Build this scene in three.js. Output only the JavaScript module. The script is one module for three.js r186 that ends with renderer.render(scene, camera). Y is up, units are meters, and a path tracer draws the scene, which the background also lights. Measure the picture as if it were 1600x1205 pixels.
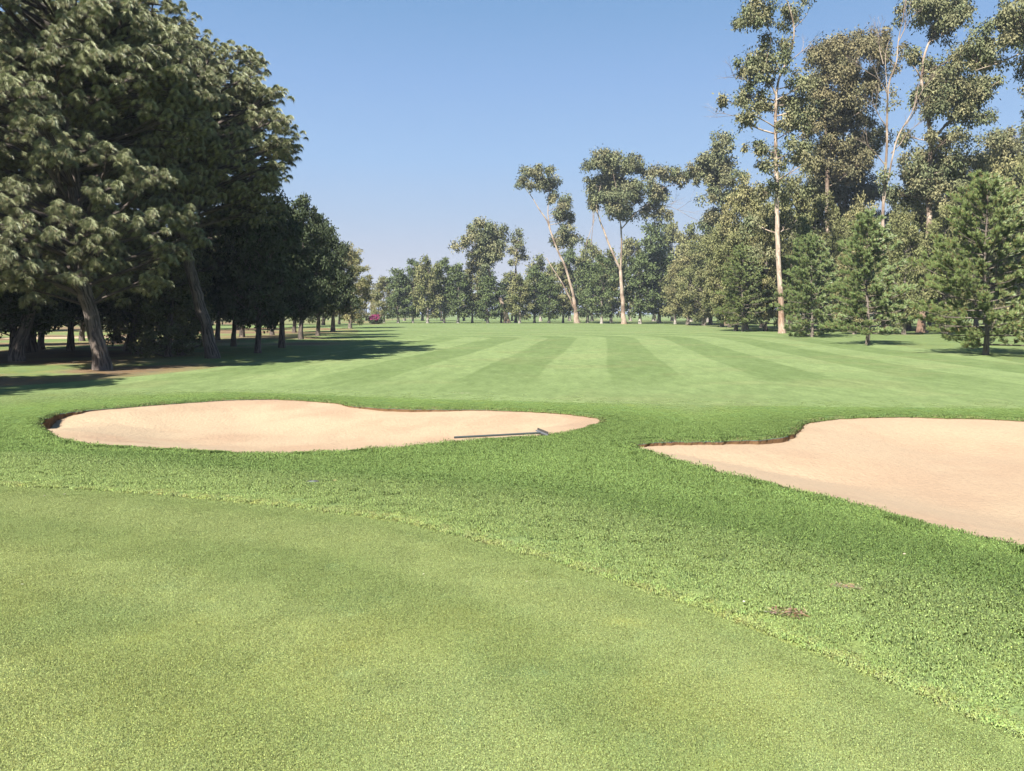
import * as THREE from 'three';
import { mergeGeometries } from 'three/addons/utils/BufferGeometryUtils.js';

// ---------------------------------------------------------------- camera, sky, sun, exposure
const scene = new THREE.Scene();
const camera = new THREE.PerspectiveCamera(52.12, 1600 / 1205, 0.1, 6000);
camera.position.set(0, 1.65, 0);
camera.setViewOffset(1600, 1205, 0, 112.5, 1600, 1205);   // level camera with a lens shift
const EXPOSURE = 3;
const renderer = new THREE.WebGLRenderer();
renderer.toneMapping = THREE.LinearToneMapping;
renderer.toneMappingExposure = EXPOSURE;
renderer.shadowMap.enabled = true;
const SUN_AZ = 31 * Math.PI / 180, SUN_EL = 46 * Math.PI / 180;       // behind the camera, to the left
const sunDir = new THREE.Vector3(-Math.sin(SUN_AZ) * Math.cos(SUN_EL), Math.sin(SUN_EL), Math.cos(SUN_AZ) * Math.cos(SUN_EL));
{
  const W = 512, Hh = 256, data = new Float32Array(W * Hh * 4);
  const stops = [[0, .60, .615, .675], [3.3, .575, .615, .72], [7.1, .46, .595, .795], [11, .375, .565, .85], [16.4, .295, .48, .80], [21.4, .222, .405, .70], [45, .14, .30, .58], [90, .10, .23, .48]];
  for (let j = 0; j < Hh; j++) {
    const el = Math.abs((j + .5) / Hh * 180 - 90);
    let k = 0; while (k < stops.length - 2 && el > stops[k + 1][0]) k++;
    const a = stops[k], b = stops[k + 1], t = Math.min(1, (el - a[0]) / (b[0] - a[0]));
    for (let i = 0; i < W; i++) {
      const o = (j * W + i) * 4;
      for (let c = 0; c < 3; c++) data[o + c] = (a[c + 1] + (b[c + 1] - a[c + 1]) * t) / EXPOSURE;
      data[o + 3] = 1;
    }
  }
  const sky = new THREE.DataTexture(data, W, Hh, THREE.RGBAFormat, THREE.FloatType);
  sky.mapping = THREE.EquirectangularReflectionMapping; sky.magFilter = THREE.LinearFilter; sky.needsUpdate = true;
  scene.background = sky; scene.environment = sky;
}
const sun = new THREE.DirectionalLight(new THREE.Color(1, .945, .86), 5);
sun.position.copy(sunDir).multiplyScalar(300); sun.target.position.set(0, 0, -80);
sun.position.add(sun.target.position); sun.castShadow = true;
Object.assign(sun.shadow.camera, { left: -160, right: 160, top: 160, bottom: -160, far: 700 });
sun.shadow.mapSize.set(4096, 4096);
scene.add(sun, sun.target);

// ---------------------------------------------------------------- helpers
const rng = s => () => { s |= 0; s = s + 0x6D2B79F5 | 0; let t = Math.imul(s ^ s >>> 15, 1 | s); t = t + Math.imul(t ^ t >>> 7, 61 | t) ^ t; return ((t ^ t >>> 14) >>> 0) / 4294967296; };
const lerp = (a, b, t) => a + (b - a) * t, clamp = (v, a, b) => Math.min(b, Math.max(a, v));
const sstep = (a, b, v) => { const t = clamp((v - a) / (b - a), 0, 1); return t * t * (3 - 2 * t); };
const V = (x, y, z) => new THREE.Vector3(x, y, z);
const hash = (x, y, s) => { let h = Math.imul(x, 374761393) + Math.imul(y, 668265263) + Math.imul(s, 1442695041) | 0; h = Math.imul(h ^ h >>> 13, 1274126177); return ((h ^ h >>> 16) >>> 0) / 4294967296; };
function vnoise(x, y, s, per = 0) {
  const xi = Math.floor(x), yi = Math.floor(y), fx = x - xi, fy = y - yi, u = fx * fx * (3 - 2 * fx), v = fy * fy * (3 - 2 * fy);
  const w = a => per ? ((a % per) + per) % per : a;
  const a = hash(w(xi), w(yi), s), b = hash(w(xi + 1), w(yi), s), c = hash(w(xi), w(yi + 1), s), d = hash(w(xi + 1), w(yi + 1), s);
  return lerp(lerp(a, b, u), lerp(c, d, u), v);
}
const fbm = (x, y, s, oct = 4, per = 0) => { let t = 0, a = .5, n = 0; for (let i = 0; i < oct; i++) { t += a * vnoise(x, y, s + i, per); n += a; a *= .5; x *= 2; y *= 2; per *= 2; } return t / n; };
const enc = v => Math.round(255 * clamp(v <= .0031308 ? v * 12.92 : 1.055 * Math.pow(v, 1 / 2.4) - .055, 0, 1));
function tex(w, h, f, srgb = true) {                     // f(i, j) -> linear rgb
  const d = new Uint8Array(w * h * 4);
  for (let j = 0; j < h; j++) for (let i = 0; i < w; i++) {
    const c = f(i, j), o = (j * w + i) * 4;
    for (let k = 0; k < 3; k++) d[o + k] = srgb ? enc(c[k]) : Math.round(255 * clamp(c[k], 0, 1));
    d[o + 3] = 255;
  }
  const t = new THREE.DataTexture(d, w, h); t.magFilter = THREE.LinearFilter; t.minFilter = THREE.LinearMipmapLinearFilter; t.generateMipmaps = true;
  t.wrapS = t.wrapT = THREE.RepeatWrapping; t.colorSpace = srgb ? THREE.SRGBColorSpace : THREE.NoColorSpace; t.needsUpdate = true;
  return t;
}
const taken = {};
const numbered = n => { taken[n] = (taken[n] ?? -1) + 1; return taken[n] ? `${n}_${String(taken[n]).padStart(3, '0')}` : n; };
function mesh(name, geo, mat, parent) { const m = new THREE.Mesh(geo, mat); m.name = name; m.castShadow = m.receiveShadow = true; parent.add(m); return m; }
function tag(o, label, category, group, kind) { o.userData = { label, category }; if (group) o.userData.group = group; if (kind) o.userData.kind = kind; return o; }
const struct = (name, geo, mat) => { const m = mesh(name, geo, mat, scene); m.userData = { kind: 'structure' }; return m; };

// ---------------------------------------------------------------- outlines on the ground, in metres: [x, distance ahead]
class Outline {
  constructor(P, n = 10, ragged = 0) {
    const S = [], m = P.length;
    for (let i = 0; i < m; i++) {
      const [a, b, c, d] = [P[(i + m - 1) % m], P[i], P[(i + 1) % m], P[(i + 2) % m]];
      for (let k = 0; k < n; k++) { const t = k / n; S.push([0, 1].map(q => .5 * (2 * b[q] + (c[q] - a[q]) * t + (2 * a[q] - 5 * b[q] + 4 * c[q] - d[q]) * t * t + (3 * b[q] - a[q] - 3 * c[q] + d[q]) * t ** 3))); }
    }
    if (ragged) S.forEach((p, i) => { const a = S[(i + 1) % S.length], L = Math.hypot(a[0] - p[0], a[1] - p[1]) || 1, w = ((vnoise(i * .9, 2, 97) - .5) + (vnoise(i * .3, 5, 98) - .5)) * ragged; p[2] = (a[1] - p[1]) / L * w; p[3] = -(a[0] - p[0]) / L * w; });
    if (ragged) S.forEach(p => { p[0] += p[2]; p[1] += p[3]; p.length = 2; });
    this.S = S; const xs = S.map(p => p[0]), ys = S.map(p => p[1]);
    this.box = [Math.min(...xs), Math.max(...xs), Math.min(...ys), Math.max(...ys)];
  }
  sdf(x, y, reach = 8) {                                 // negative inside
    const B = this.box, bx = Math.max(B[0] - x, x - B[1], 0), by = Math.max(B[2] - y, y - B[3], 0);
    if (bx + by > reach) return Math.hypot(bx, by);
    let best = 1e9, ins = false; const S = this.S, n = S.length;
    for (let i = 0, j = n - 1; i < n; j = i++) {
      const ax = S[j][0], ay = S[j][1], ex = S[i][0] - ax, ey = S[i][1] - ay;
      const t = clamp(((x - ax) * ex + (y - ay) * ey) / (ex * ex + ey * ey + 1e-12), 0, 1), dx = x - ax - ex * t, dy = y - ay - ey * t, q = dx * dx + dy * dy;
      if (q < best) best = q;
      if ((S[i][1] > y) !== (ay > y) && x < ex * (y - ay) / ey + ax) ins = !ins;
    }
    return ins ? -Math.sqrt(best) : Math.sqrt(best);
  }
}
const green = new Outline([[-7.35, 7.88], [-4.87, 7.5], [-3.33, 7.13], [-1.89, 6.64], [-0.91, 6.2], [-0.48, 5.88], [0.29, 5.2], [0.7, 4.78], [1.05, 4.4], [1.33, 4.03], [1.56, 3.7], [1.75, 3.41], [1.93, 3.13], [2.09, 2.86], [2.6, 1.5], [2.6, -4.0], [-2.0, -7.0], [-9.0, -5.0], [-11.0, 2.0]]);
const bunkerL = new Outline([[-9.41, 15.79], [-9.8, 16.77], [-9.78, 17.45], [-8.99, 18.46], [-7.92, 19.52], [-6.87, 20.16], [-5.89, 20.16], [-4.4, 19.37], [-3.6, 18.46], [-2.32, 17.88], [-0.72, 17.67], [0.7, 17.18], [1.61, 16.57], [1.83, 15.99], [1.55, 15.24], [0.68, 14.01], [-0.87, 13.35], [-2.06, 12.68], [-3.49, 12.28], [-4.7, 12.33], [-6.25, 12.83], [-7.34, 13.3], [-8.2, 14.12]], 14, .07);
const bunkerR = new Outline([[2.02, 12.88], [2.27, 13.3], [3.06, 13.46], [3.97, 13.57], [4.83, 14.01], [5.55, 15.12], [6.0, 15.86], [6.91, 16.37], [8.1, 16.64], [9.07, 16.44], [10.38, 15.99], [12.6, 14.6], [13.4, 12.2], [12.2, 9.4], [9.6, 7.1], [7, 6.2], [5.4, 6.6], [4.86, 7.48], [4.53, 7.97], [4.21, 8.64], [3.83, 9.43], [3.32, 10.22], [2.73, 11.2], [2.27, 12.18]], 12, .07);
const bunkerFar = new Outline([[-44, 68], [-37, 67], [-33, 70], [-35, 75], [-42, 76], [-46, 73]], 5);
const fairway = new Outline([[-15.5, 21.8], [-8, 22.2], [-3, 20.4], [1, 19.2], [6, 18.6], [14, 18.4], [19, 22], [21.5, 32], [26, 49], [26, 75], [31, 110], [30, 135], [18, 152], [0, 160], [-28, 160], [-52, 152], [-58, 136], [-42, 126], [-25, 117], [-19, 98], [-14.5, 75], [-9.8, 56], [-11.2, 37], [-12.9, 28]], 6);
const bunkers = [bunkerL, bunkerR, bunkerFar];
function Hbase(x, d) {
  const s = green.sdf(x, d), t = sstep(.2, 4.8, s);
  let h = -.55 * t;
  h += t * ((fbm(x * .12 + 9, d * .12, 5, 2) - .5) * .12 + sstep(30, 90, d) * (vnoise(x * .03, d * .03, 8) - .5) * .25);
  h += (1 - t) * (vnoise(x * .3, d * .3, 15) - .5) * .03;
  return h;
}
function H(x, d) {                                        // turf surface
  let h = Hbase(x, d);
  const s = Math.min(...bunkers.map(b => b.sdf(x, d, 2)));
  if (s < .5) h += .035 * sstep(.5, .16, s) - .05 * (1 - sstep(-.03, .15, s));
  const g = green.sdf(x, d, 2);
  if (g > 0) h += .014 * sstep(0, .03, g);
  return h;
}
const lip = (b, x, d) => b === bunkerL ? .012 + .26 * Math.exp(-((x + 9.9) ** 2 + (d - 16.3) ** 2) / .9) + .05 * Math.exp(-((x + 2.6) ** 2) / 2 - (d - 18.1) ** 2)
  : b === bunkerR ? .01 + .08 * Math.exp(-((x - 4.6) ** 2) / 2 - (d - 14.2) ** 2) + .04 * Math.exp(-((x - 2.4) ** 2 + (d - 13.3) ** 2)) : .03;
const sandH = (b, x, d) => { const s = -b.sdf(x, d, 4); return Hbase(x, d) - lip(b, x, d) - .34 * sstep(-.1, 2.6, s) + ((fbm(x * .9, d * .9, 31, 3) - .5) * .05 + (fbm(x * 3.2, d * 3.2, 33, 2) - .5) * .022 * sstep(.35, .65, fbm(x * .4, d * .4, 34, 2))) * sstep(0, .5, s); };

// ---------------------------------------------------------------- ground sheets, cut along the outlines
const lines = parts => { const o = [parts[0][0]]; for (const [, to, step] of parts) { const a = o[o.length - 1], n = Math.max(1, Math.round((to - a) / step)); for (let i = 1; i <= n; i++) o.push(a + (to - a) * i / n); } return o; };
const halfX = lines([[0, 11, .125], [0, 16, .25], [0, 34, .75], [0, 64, 2], [0, 160, 8], [0, 400, 40], [0, 2400, 500]]);
const X = [...halfX.slice(1).map(v => -v).reverse(), ...halfX];
const D = lines([[-400, -60, 170], [0, -10, 10], [0, 1.5, .5], [0, 6, .25], [0, 20.5, .125], [0, 22, .25], [0, 40, .5], [0, 80, 1], [0, 170, 2], [0, 260, 10], [0, 3000, 400]]);
function cells(x0, x1, d0, d1) {                          // triangles [ [x,d] x3 ] of the shared grid
  const T = [];
  for (let j = 0; j + 1 < D.length; j++) { if (D[j + 1] < d0 || D[j] > d1) continue;
    for (let i = 0; i + 1 < X.length; i++) { if (X[i + 1] < x0 || X[i] > x1) continue;
      const a = [X[i], D[j]], b = [X[i + 1], D[j]], c = [X[i + 1], D[j + 1]], e = [X[i], D[j + 1]];
      T.push([a, b, c], [a, c, e]); } }
  return T;
}
function clip(T, f) {                                     // keeps f > 0
  const out = [], memo = new Map(), F = p => { const k = p[0] + ',' + p[1]; let v = memo.get(k); if (v === undefined) memo.set(k, v = f(p[0], p[1])); return v; };
  const cut = (p, q, fp, fq) => { let a = p, b = q, fa = fp, fb = fq, m = null;
    for (let i = 0; i < 4; i++) { const t = clamp(fa / (fa - fb), .02, .98); m = [lerp(a[0], b[0], t), lerp(a[1], b[1], t)]; const fm = f(m[0], m[1]); if ((fm > 0) === (fa > 0)) { a = m; fa = fm; } else { b = m; fb = fm; } }
    return m; };
  for (const t of T) {
    const v = t.map(F), n = v.filter(q => q > 0).length;
    if (n === 3) { out.push(t); continue; }
    if (!n) continue;
    const poly = [];
    for (let i = 0; i < 3; i++) { const j = (i + 1) % 3; if (v[i] > 0) poly.push(t[i]); if ((v[i] > 0) !== (v[j] > 0)) { const flip = t[i][0] > t[j][0] || (t[i][0] === t[j][0] && t[i][1] > t[j][1]); poly.push(flip ? cut(t[j], t[i], v[j], v[i]) : cut(t[i], t[j], v[i], v[j])); } }
    for (let i = 1; i + 1 < poly.length; i++) out.push([poly[0], poly[i], poly[i + 1]]);
  }
  return out;
}
function sheet(T, height, color, uv = (x, d) => [x, d]) {
  const idx = new Map(), pos = [], nor = [], col = [], uvs = [], ind = [], n = V();
  const id = p => { const k = p[0].toFixed(4) + ',' + p[1].toFixed(4); let i = idx.get(k);
    if (i === undefined) { idx.set(k, i = pos.length / 3); const [x, d] = p, e = .06, h = height(x, d);
      pos.push(x, h, -d); n.set((height(x - e, d) - height(x + e, d)) / (2 * e), 1, -(height(x, d - e) - height(x, d + e)) / (2 * e)).normalize(); nor.push(n.x, n.y, n.z);
      if (color) col.push(...color(x, d)); uvs.push(...uv(x, d)); }
    return i; };
  for (const t of T) ind.push(id(t[0]), id(t[1]), id(t[2]));
  const g = new THREE.BufferGeometry();
  g.setAttribute('position', new THREE.Float32BufferAttribute(pos, 3)); g.setAttribute('normal', new THREE.Float32BufferAttribute(nor, 3)); g.setAttribute('uv', new THREE.Float32BufferAttribute(uvs, 2));
  if (color) g.setAttribute('color', new THREE.Float32BufferAttribute(col, 3));
  g.setIndex(ind); return g;
}
// grass grain: a tile of short strokes in lighter and darker tones, about 1 on average (stored at 0.62)
function grassTile(size, strokes, lmin, lmax, contrast, seed) {
  const r = rng(seed), a = new Float32Array(size * size);
  for (let j = 0; j < size; j++) for (let i = 0; i < size; i++) a[j * size + i] = (fbm(i / size * 6, j / size * 6, seed, 4, 6) - .5) * .35 + (r() - .5) * contrast * .5;
  for (let k = 0; k < strokes; k++) {
    const x = r() * size, y = r() * size, an = r() * 6.283, L = lerp(lmin, lmax, r()), v = (r() - .5) * 2 * contrast;
    for (let t = 0; t < L; t++) { const i = Math.floor(x + Math.cos(an) * t + size) % size, j = Math.floor(y + Math.sin(an) * t + size) % size; a[j * size + i] = a[j * size + i] * .4 + v * .75; }
  }
  const warm = new Float32Array(size * size);
  for (let j = 0; j < size; j++) for (let i = 0; i < size; i++) warm[j * size + i] = fbm(i / size * 12, j / size * 12, seed + 50, 3, 12) - .5;
  return [tex(size, size, (i, j) => { const v = .62 * clamp(1 + a[j * size + i], .3, 1.6), w = warm[j * size + i]; return [v * (1 + w * .4), v * (1 + w * .12), v * (1 - w * .3)]; }),
    tex(size, size, (i, j) => { const v = .5 + a[j * size + i] * .6; return [v, v, v]; }, false)];
}
const K = 1 / .62;
const rep = (t, m) => { t.repeat.set(1 / m, 1 / m); return t; };
const [roughMap, roughBump] = grassTile(1024, 60000, 5, 14, .62, 11);
const [greenMap, greenBump] = grassTile(1024, 90000, 3, 6, .3, 12);
for (const t of [roughMap, roughBump]) rep(t, 3.4);
for (const t of [greenMap, greenBump]) rep(t, 2.3);

const mix3 = (a, b, t) => [lerp(a[0], b[0], t), lerp(a[1], b[1], t), lerp(a[2], b[2], t)];
const C = { rough: [.120, .178, .05], deep: [.1, .15, .042], collar: [.160, .212, .07], pale: [.27, .27, .10], green: [.184, .224, .08], greenDark: [.148, .19, .064], fair: [.166, .217, .087], fairDark: [.112, .156, .056], dirt: [.17, .11, .068], straw: [.235, .20, .10], cut: [.14, .185, .068] };
for (const k in C) C[k] = C[k].map(v => v * .86);
function roughTone(x, d) {                                // which kind of turf grows at a place
  const s = green.sdf(x, d), b = Math.min(bunkerL.sdf(x, d), bunkerR.sdf(x, d)) + (fbm(x * .5, d * .5, 22, 2) - .5) * .5;
  let c = mix3(C.rough, C.collar, sstep(3.4, .9, s + (fbm(x * 1.6, d * 1.6, 21, 3) - .5) * 1.1));
  c = mix3(c, C.deep, .8 * sstep(1.9, .5, b) * sstep(.9, 2.2, s));
  c = mix3(c, C.pale, .22 * sstep(.2, .02, s + (fbm(x * 5, d * 5, 24, 2) - .5) * .2));
  return mix3(c, C.cut, sstep(1.6, 3.6, b) * sstep(4.5, 7, s));     // closer-mown turf away from green and bunkers
}
function terrainColor(x, d) {
  let c = roughTone(x, d);
  const edge = -11.2 - .06 * Math.max(0, 30 - d) * 6 - (d > 56 ? (d - 56) * .14 : 0);   // edge of the left grove
  if (x < edge + 2) {                                     // bare soil and fallen needles under the grove
    const n = fbm(x * .16, d * .16, 41, 4), m = sstep(edge + .5, edge - 3.5, x);
    c = mix3(c, C.straw, .75 * m * sstep(.36, .52, n)); c = mix3(c, C.dirt, .9 * m * sstep(.47, .6, n + .08 * sstep(42, 22, d)));
  }
  if (x > 22 && d > 40) c = mix3(c, C.straw, .35 * sstep(.5, .7, fbm(x * .1, d * .1, 43, 3)));
  const v = (1 + (fbm(x * .35, d * .35, 44, 3) - .5) * .35) * K;
  return [c[0] * v, c[1] * v, c[2] * v];
}
const turf = (map, bumpMap, bumpScale, vertexColors = true) => new THREE.MeshPhysicalMaterial({ map, bumpMap, bumpScale, vertexColors, roughness: 1, specularIntensity: .15 });
const M = { rough: turf(roughMap, roughBump, .02), green: turf(greenMap, greenBump, .004) };
console.log('terrain');
{
  let T = cells(-1e9, 1e9, -1e9, 1e9);
  for (const o of [green, bunkerL, bunkerR, bunkerFar, fairway]) {
    const B = o.box, near = [], rest = [];
    for (const t of T) (t.every(p => p[0] < B[0] - 1) || t.every(p => p[0] > B[1] + 1) || t.every(p => p[1] < B[2] - 1) || t.every(p => p[1] > B[3] + 1) ? rest : near).push(t);
    T = rest.concat(clip(near, (x, d) => o.sdf(x, d)));
  }
  struct('ground', sheet(T, H, terrainColor), M.rough);
}
function greenTone(x, d) {
  const s = -green.sdf(x, d) + (fbm(x * .5, d * .5, 61, 3) - .5) * .3;
  const band = sstep(-.55, .55, Math.sin(s * 6.283 / 1.25 + 1.9)), patch = fbm(x * .8, d * 1.1, 62, 4);
  let c = mix3(C.green, C.greenDark, clamp(.4 + 1.0 * (band - .5) * sstep(6.5, 2, s) + 1.2 * (patch - .5), 0, 1));
  c = mix3(c, [.178, .196, .06], .4 * sstep(.55, .72, fbm(x * .6 + 7, d * .6, 63, 4)));
  return mix3(c, C.greenDark, .55 * sstep(.35, .05, -green.sdf(x, d)));
}
{
  const T = clip(cells(-12, 4, -8, 9), (x, d) => .02 - green.sdf(x, d));
  const g = sheet(T, (x, d) => Hbase(x, d), (x, d) => {
    const c = greenTone(x, d);
    const v = K * (1 + (fbm(x * 3, d * 3, 64, 3) - .5) * .25);
    return [c[0] * v, c[1] * v, c[2] * v];
  });
  struct('putting_green', g, M.green);
}
{                                                         // mown fairway: stripes run along it and turn left with it
  const x0 = -62, x1 = 36, d0 = 17, d1 = 163, W = 2048, R = rng(77), u = [.115, .9934], P = [-9, 70];
  const map = tex(W, W, (i, j) => {
    const x = lerp(x0, x1, (i + .5) / W), d = lerp(d0, d1, (j + .5) / W);
    const dx = x - P[0], dd = d - P[1], along = dx * u[0] + dd * u[1];
    let q = along < 0 ? dx * u[1] - dd * u[0] : Math.sign(dx * u[1] - dd * u[0] || 1) * Math.hypot(dx, dd);
    if (along > 0 && dx < 0) q = Math.hypot(dx, dd);
    q += (fbm(x * .25, d * .08, 71, 2) - .5) * .35;
    const mown = sstep(20, 30, d + (fbm(x * .2, d * .2, 79, 2) - .5) * 8), stripe = .5 + (sstep(-.1, .1, Math.sin(q * Math.PI / 2.5 + .4)) - .5) * .68 * mown;   // the striping pass starts beyond the bunkers
    const n = fbm(x * .22, d * .22, 72, 3), k = R() - .5, k2 = fbm(x * 4, d * 1.4, 73, 2) - .5;
    let c = mix3(C.fairDark, C.fair, clamp(stripe + (n - .5) * .7 + k2 * .35, 0, 1));
    c = mix3(c, C.straw, .12 * sstep(.56, .75, fbm(x * .35 + 3, d * .4, 74, 3)));
    const scar = Math.hypot((x + 1.35) / .35, (d - 21.6) / .12); if (scar < 1) c = mix3(c, [.4, .38, .26], .6 * (1 - scar) * (R() > .4 ? 1 : .2));
    if (Math.abs(d - 27.1 - (x - 3.6) * .9 - Math.sin(x * 4) * .06) < .07 && x > 3.1 && x < 5.1) c = mix3(c, C.deep, .6);
    const v = 1 + k * .3 + k2 * .25;
    return [c[0] * v, c[1] * v, c[2] * v];
  });
  map.wrapS = map.wrapT = THREE.ClampToEdgeWrapping;
  const T = clip(cells(-64, 36, 16, 168), (x, d) => .02 - fairway.sdf(x, d));
  struct('fairway', sheet(T, H, null, (x, d) => [(x - x0) / (x1 - x0), (d - d0) / (d1 - d0)]), new THREE.MeshPhysicalMaterial({ map, roughness: 1, specularIntensity: .15 }));
}
// sand
const sandTile = tex(1024, 1024, (i, j) => { const a = fbm(i / 16, j / 16, 81, 3, 64) - .5, b = hash(i, j, 82) - .5, v = .8 * (1 + a * .2 + b * .22); return hash(i >> 1, j >> 1, 84) > .9985 ? [v * .45, v * .4, v * .36] : [v, v * .995, v * .98]; });
const sandBump = tex(1024, 1024, (i, j) => { const a = fbm(i / 20, j / 20, 85, 4, 1024 / 20 | 0), r = .5 + .5 * Math.sin((i + 26 * fbm(i / 128, j / 128, 86, 2, 8)) / 1024 * 6.2832 * 46), v = .72 * a + .03 * r + .25 * hash(i, j, 87); return [v, v, v]; }, false);
rep(sandTile, 2.6); rep(sandBump, 2.6);
M.sand = new THREE.MeshStandardMaterial({ map: sandTile, bumpMap: sandBump, bumpScale: .022, vertexColors: true, roughness: 1 });
M.soil = new THREE.MeshPhysicalMaterial({ color: new THREE.Color(.16, .095, .05), roughness: 1, specularIntensity: .1, bumpMap: roughBump, bumpScale: .02 });
for (const b of bunkers) {
  const B = b.box, T = clip(cells(B[0] - .5, B[1] + .5, B[2] - .5, B[3] + .5), (x, d) => .12 - b.sdf(x, d));
  const g = sheet(T, (x, d) => sandH(b, x, d), (x, d) => {
    const n = fbm(x * .35, d * .5, 91, 4), m = fbm(x * 1.3, d * 1.6, 92, 3);
    let c = mix3([.335, .238, .15], [.358, .270, .172], sstep(.35, .6, n));
    c = mix3(c, [.30, .2, .125], .6 * sstep(.46, .64, m) * sstep(.75, .4, n));
    if (b === bunkerR) c = mix3(c, [.34, .245, .155], .5);
    return [c[0] * 1.07, c[1] * 1.07, c[2] * 1.08];
  });
  struct('bunker_sand', g, M.sand).name = numbered('bunker_sand');
  // cut turf edge: a soil face from the turf down into the sand
  const S = b.S, pos = [], ind = [], uv = []; let run = 0; const N = S.length * 3;
  for (let i = 0; i <= N; i++) {
    const k = (i % N) / 3, a = S[Math.floor(k)], c = S[(Math.floor(k) + 1) % S.length], f = k - Math.floor(k), x = lerp(a[0], c[0], f), d = lerp(a[1], c[1], f);
    const w = (vnoise(i * .7, 3, 95) - .5) * .03;
    pos.push(x, H(x, d) - .004, -d, x + w, (H(x, d) + sandH(b, x, d)) / 2, -d + w, x, sandH(b, x, d) - .03, -d); uv.push(run, 0, run, .05, run, .1); run += .1;
    if (i < N) for (const q of [0, 1]) { const o = i * 3 + q; ind.push(o, o + 3, o + 1, o + 1, o + 3, o + 4); }
  }
  const e = new THREE.BufferGeometry(); e.setAttribute('position', new THREE.Float32BufferAttribute(pos, 3)); e.setAttribute('uv', new THREE.Float32BufferAttribute(uv, 2)); e.setIndex(ind); e.computeVertexNormals();
  const em = struct('turf_edge', e, M.soil); em.name = numbered('turf_edge');
}

// ---------------------------------------------------------------- grass blades near the camera
function bladePatch(n, size, hmin, hmax, w, lean, seed) {
  const r = rng(seed), pos = [], col = [], ind = [], nor = [];
  for (let i = 0; i < n; i++) {
    const x = (r() + r() - 1) * size, z = (r() + r() - 1) * size, a = r() * 6.283, L = lerp(hmin, hmax, r()), ln = lean * (.3 + .9 * r()), ww = w * (.7 + .6 * r());
    const ca = Math.cos(a), sa = Math.sin(a), o = pos.length / 3, cx = -sa * ww / 2, cz = ca * ww / 2;
    const p = [[x, 0, z], [x + ca * L * ln * .35, L * .62, z + sa * L * ln * .35], [x + ca * L * ln, L * Math.max(.3, 1 - .5 * ln), z + sa * L * ln]];
    pos.push(p[0][0] - cx, -.004, p[0][2] - cz, p[0][0] + cx, -.004, p[0][2] + cz, p[1][0] - cx, p[1][1], p[1][2] - cz, p[1][0] + cx, p[1][1], p[1][2] + cz, ...p[2]);
    const v = .38 + 1.24 * r(), y = r() < .14 ? 1 : 0, c = y ? [v * 1.35, v * 1.3, v * 1.4] : [v * (.9 + .2 * r()), v, v * (.8 + .4 * r())];
    for (let k = 0; k < 5; k++) { col.push(...c); nor.push(ca * .4, .9, sa * .4); }
    ind.push(o, o + 1, o + 2, o + 2, o + 1, o + 3, o + 2, o + 3, o + 4);
  }
  const g = new THREE.BufferGeometry(); g.setAttribute('position', new THREE.Float32BufferAttribute(pos, 3)); g.setAttribute('normal', new THREE.Float32BufferAttribute(nor, 3)); g.setAttribute('color', new THREE.Float32BufferAttribute(col, 3)); g.setIndex(ind); return g;
}
M.blade = new THREE.MeshPhysicalMaterial({ vertexColors: true, roughness: 1, specularIntensity: .25, side: THREE.DoubleSide });
function scatterGrass(name, label, geo, spots) {          // spots: [x, y, d, scale, [r,g,b]]
  const m = new THREE.InstancedMesh(geo, M.blade, spots.length), q = new THREE.Quaternion(), r = rng(spots.length), mt = new THREE.Matrix4(), c = new THREE.Color();
  spots.forEach(([x, y, d, s, col], i) => { const e = .08, tilt = V((H(x - e, d) - H(x + e, d)) / (2 * e), 1, (H(x, d + e) - H(x, d - e)) / (2 * e)).normalize(); q.setFromUnitVectors(V(0, 1, 0), tilt).multiply(new THREE.Quaternion().setFromAxisAngle(V(0, 1, 0), r() * 6.283)); mt.compose(V(x, y, -d), q, V(Math.max(s, .55), s * (.8 + .4 * r()), Math.max(s, .55))); m.setMatrixAt(i, mt); c.setRGB(...col); m.setColorAt(i, c); });
  m.name = name; m.castShadow = m.receiveShadow = true; scene.add(m); return tag(m, label, 'grass', null, 'stuff');
}
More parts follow.
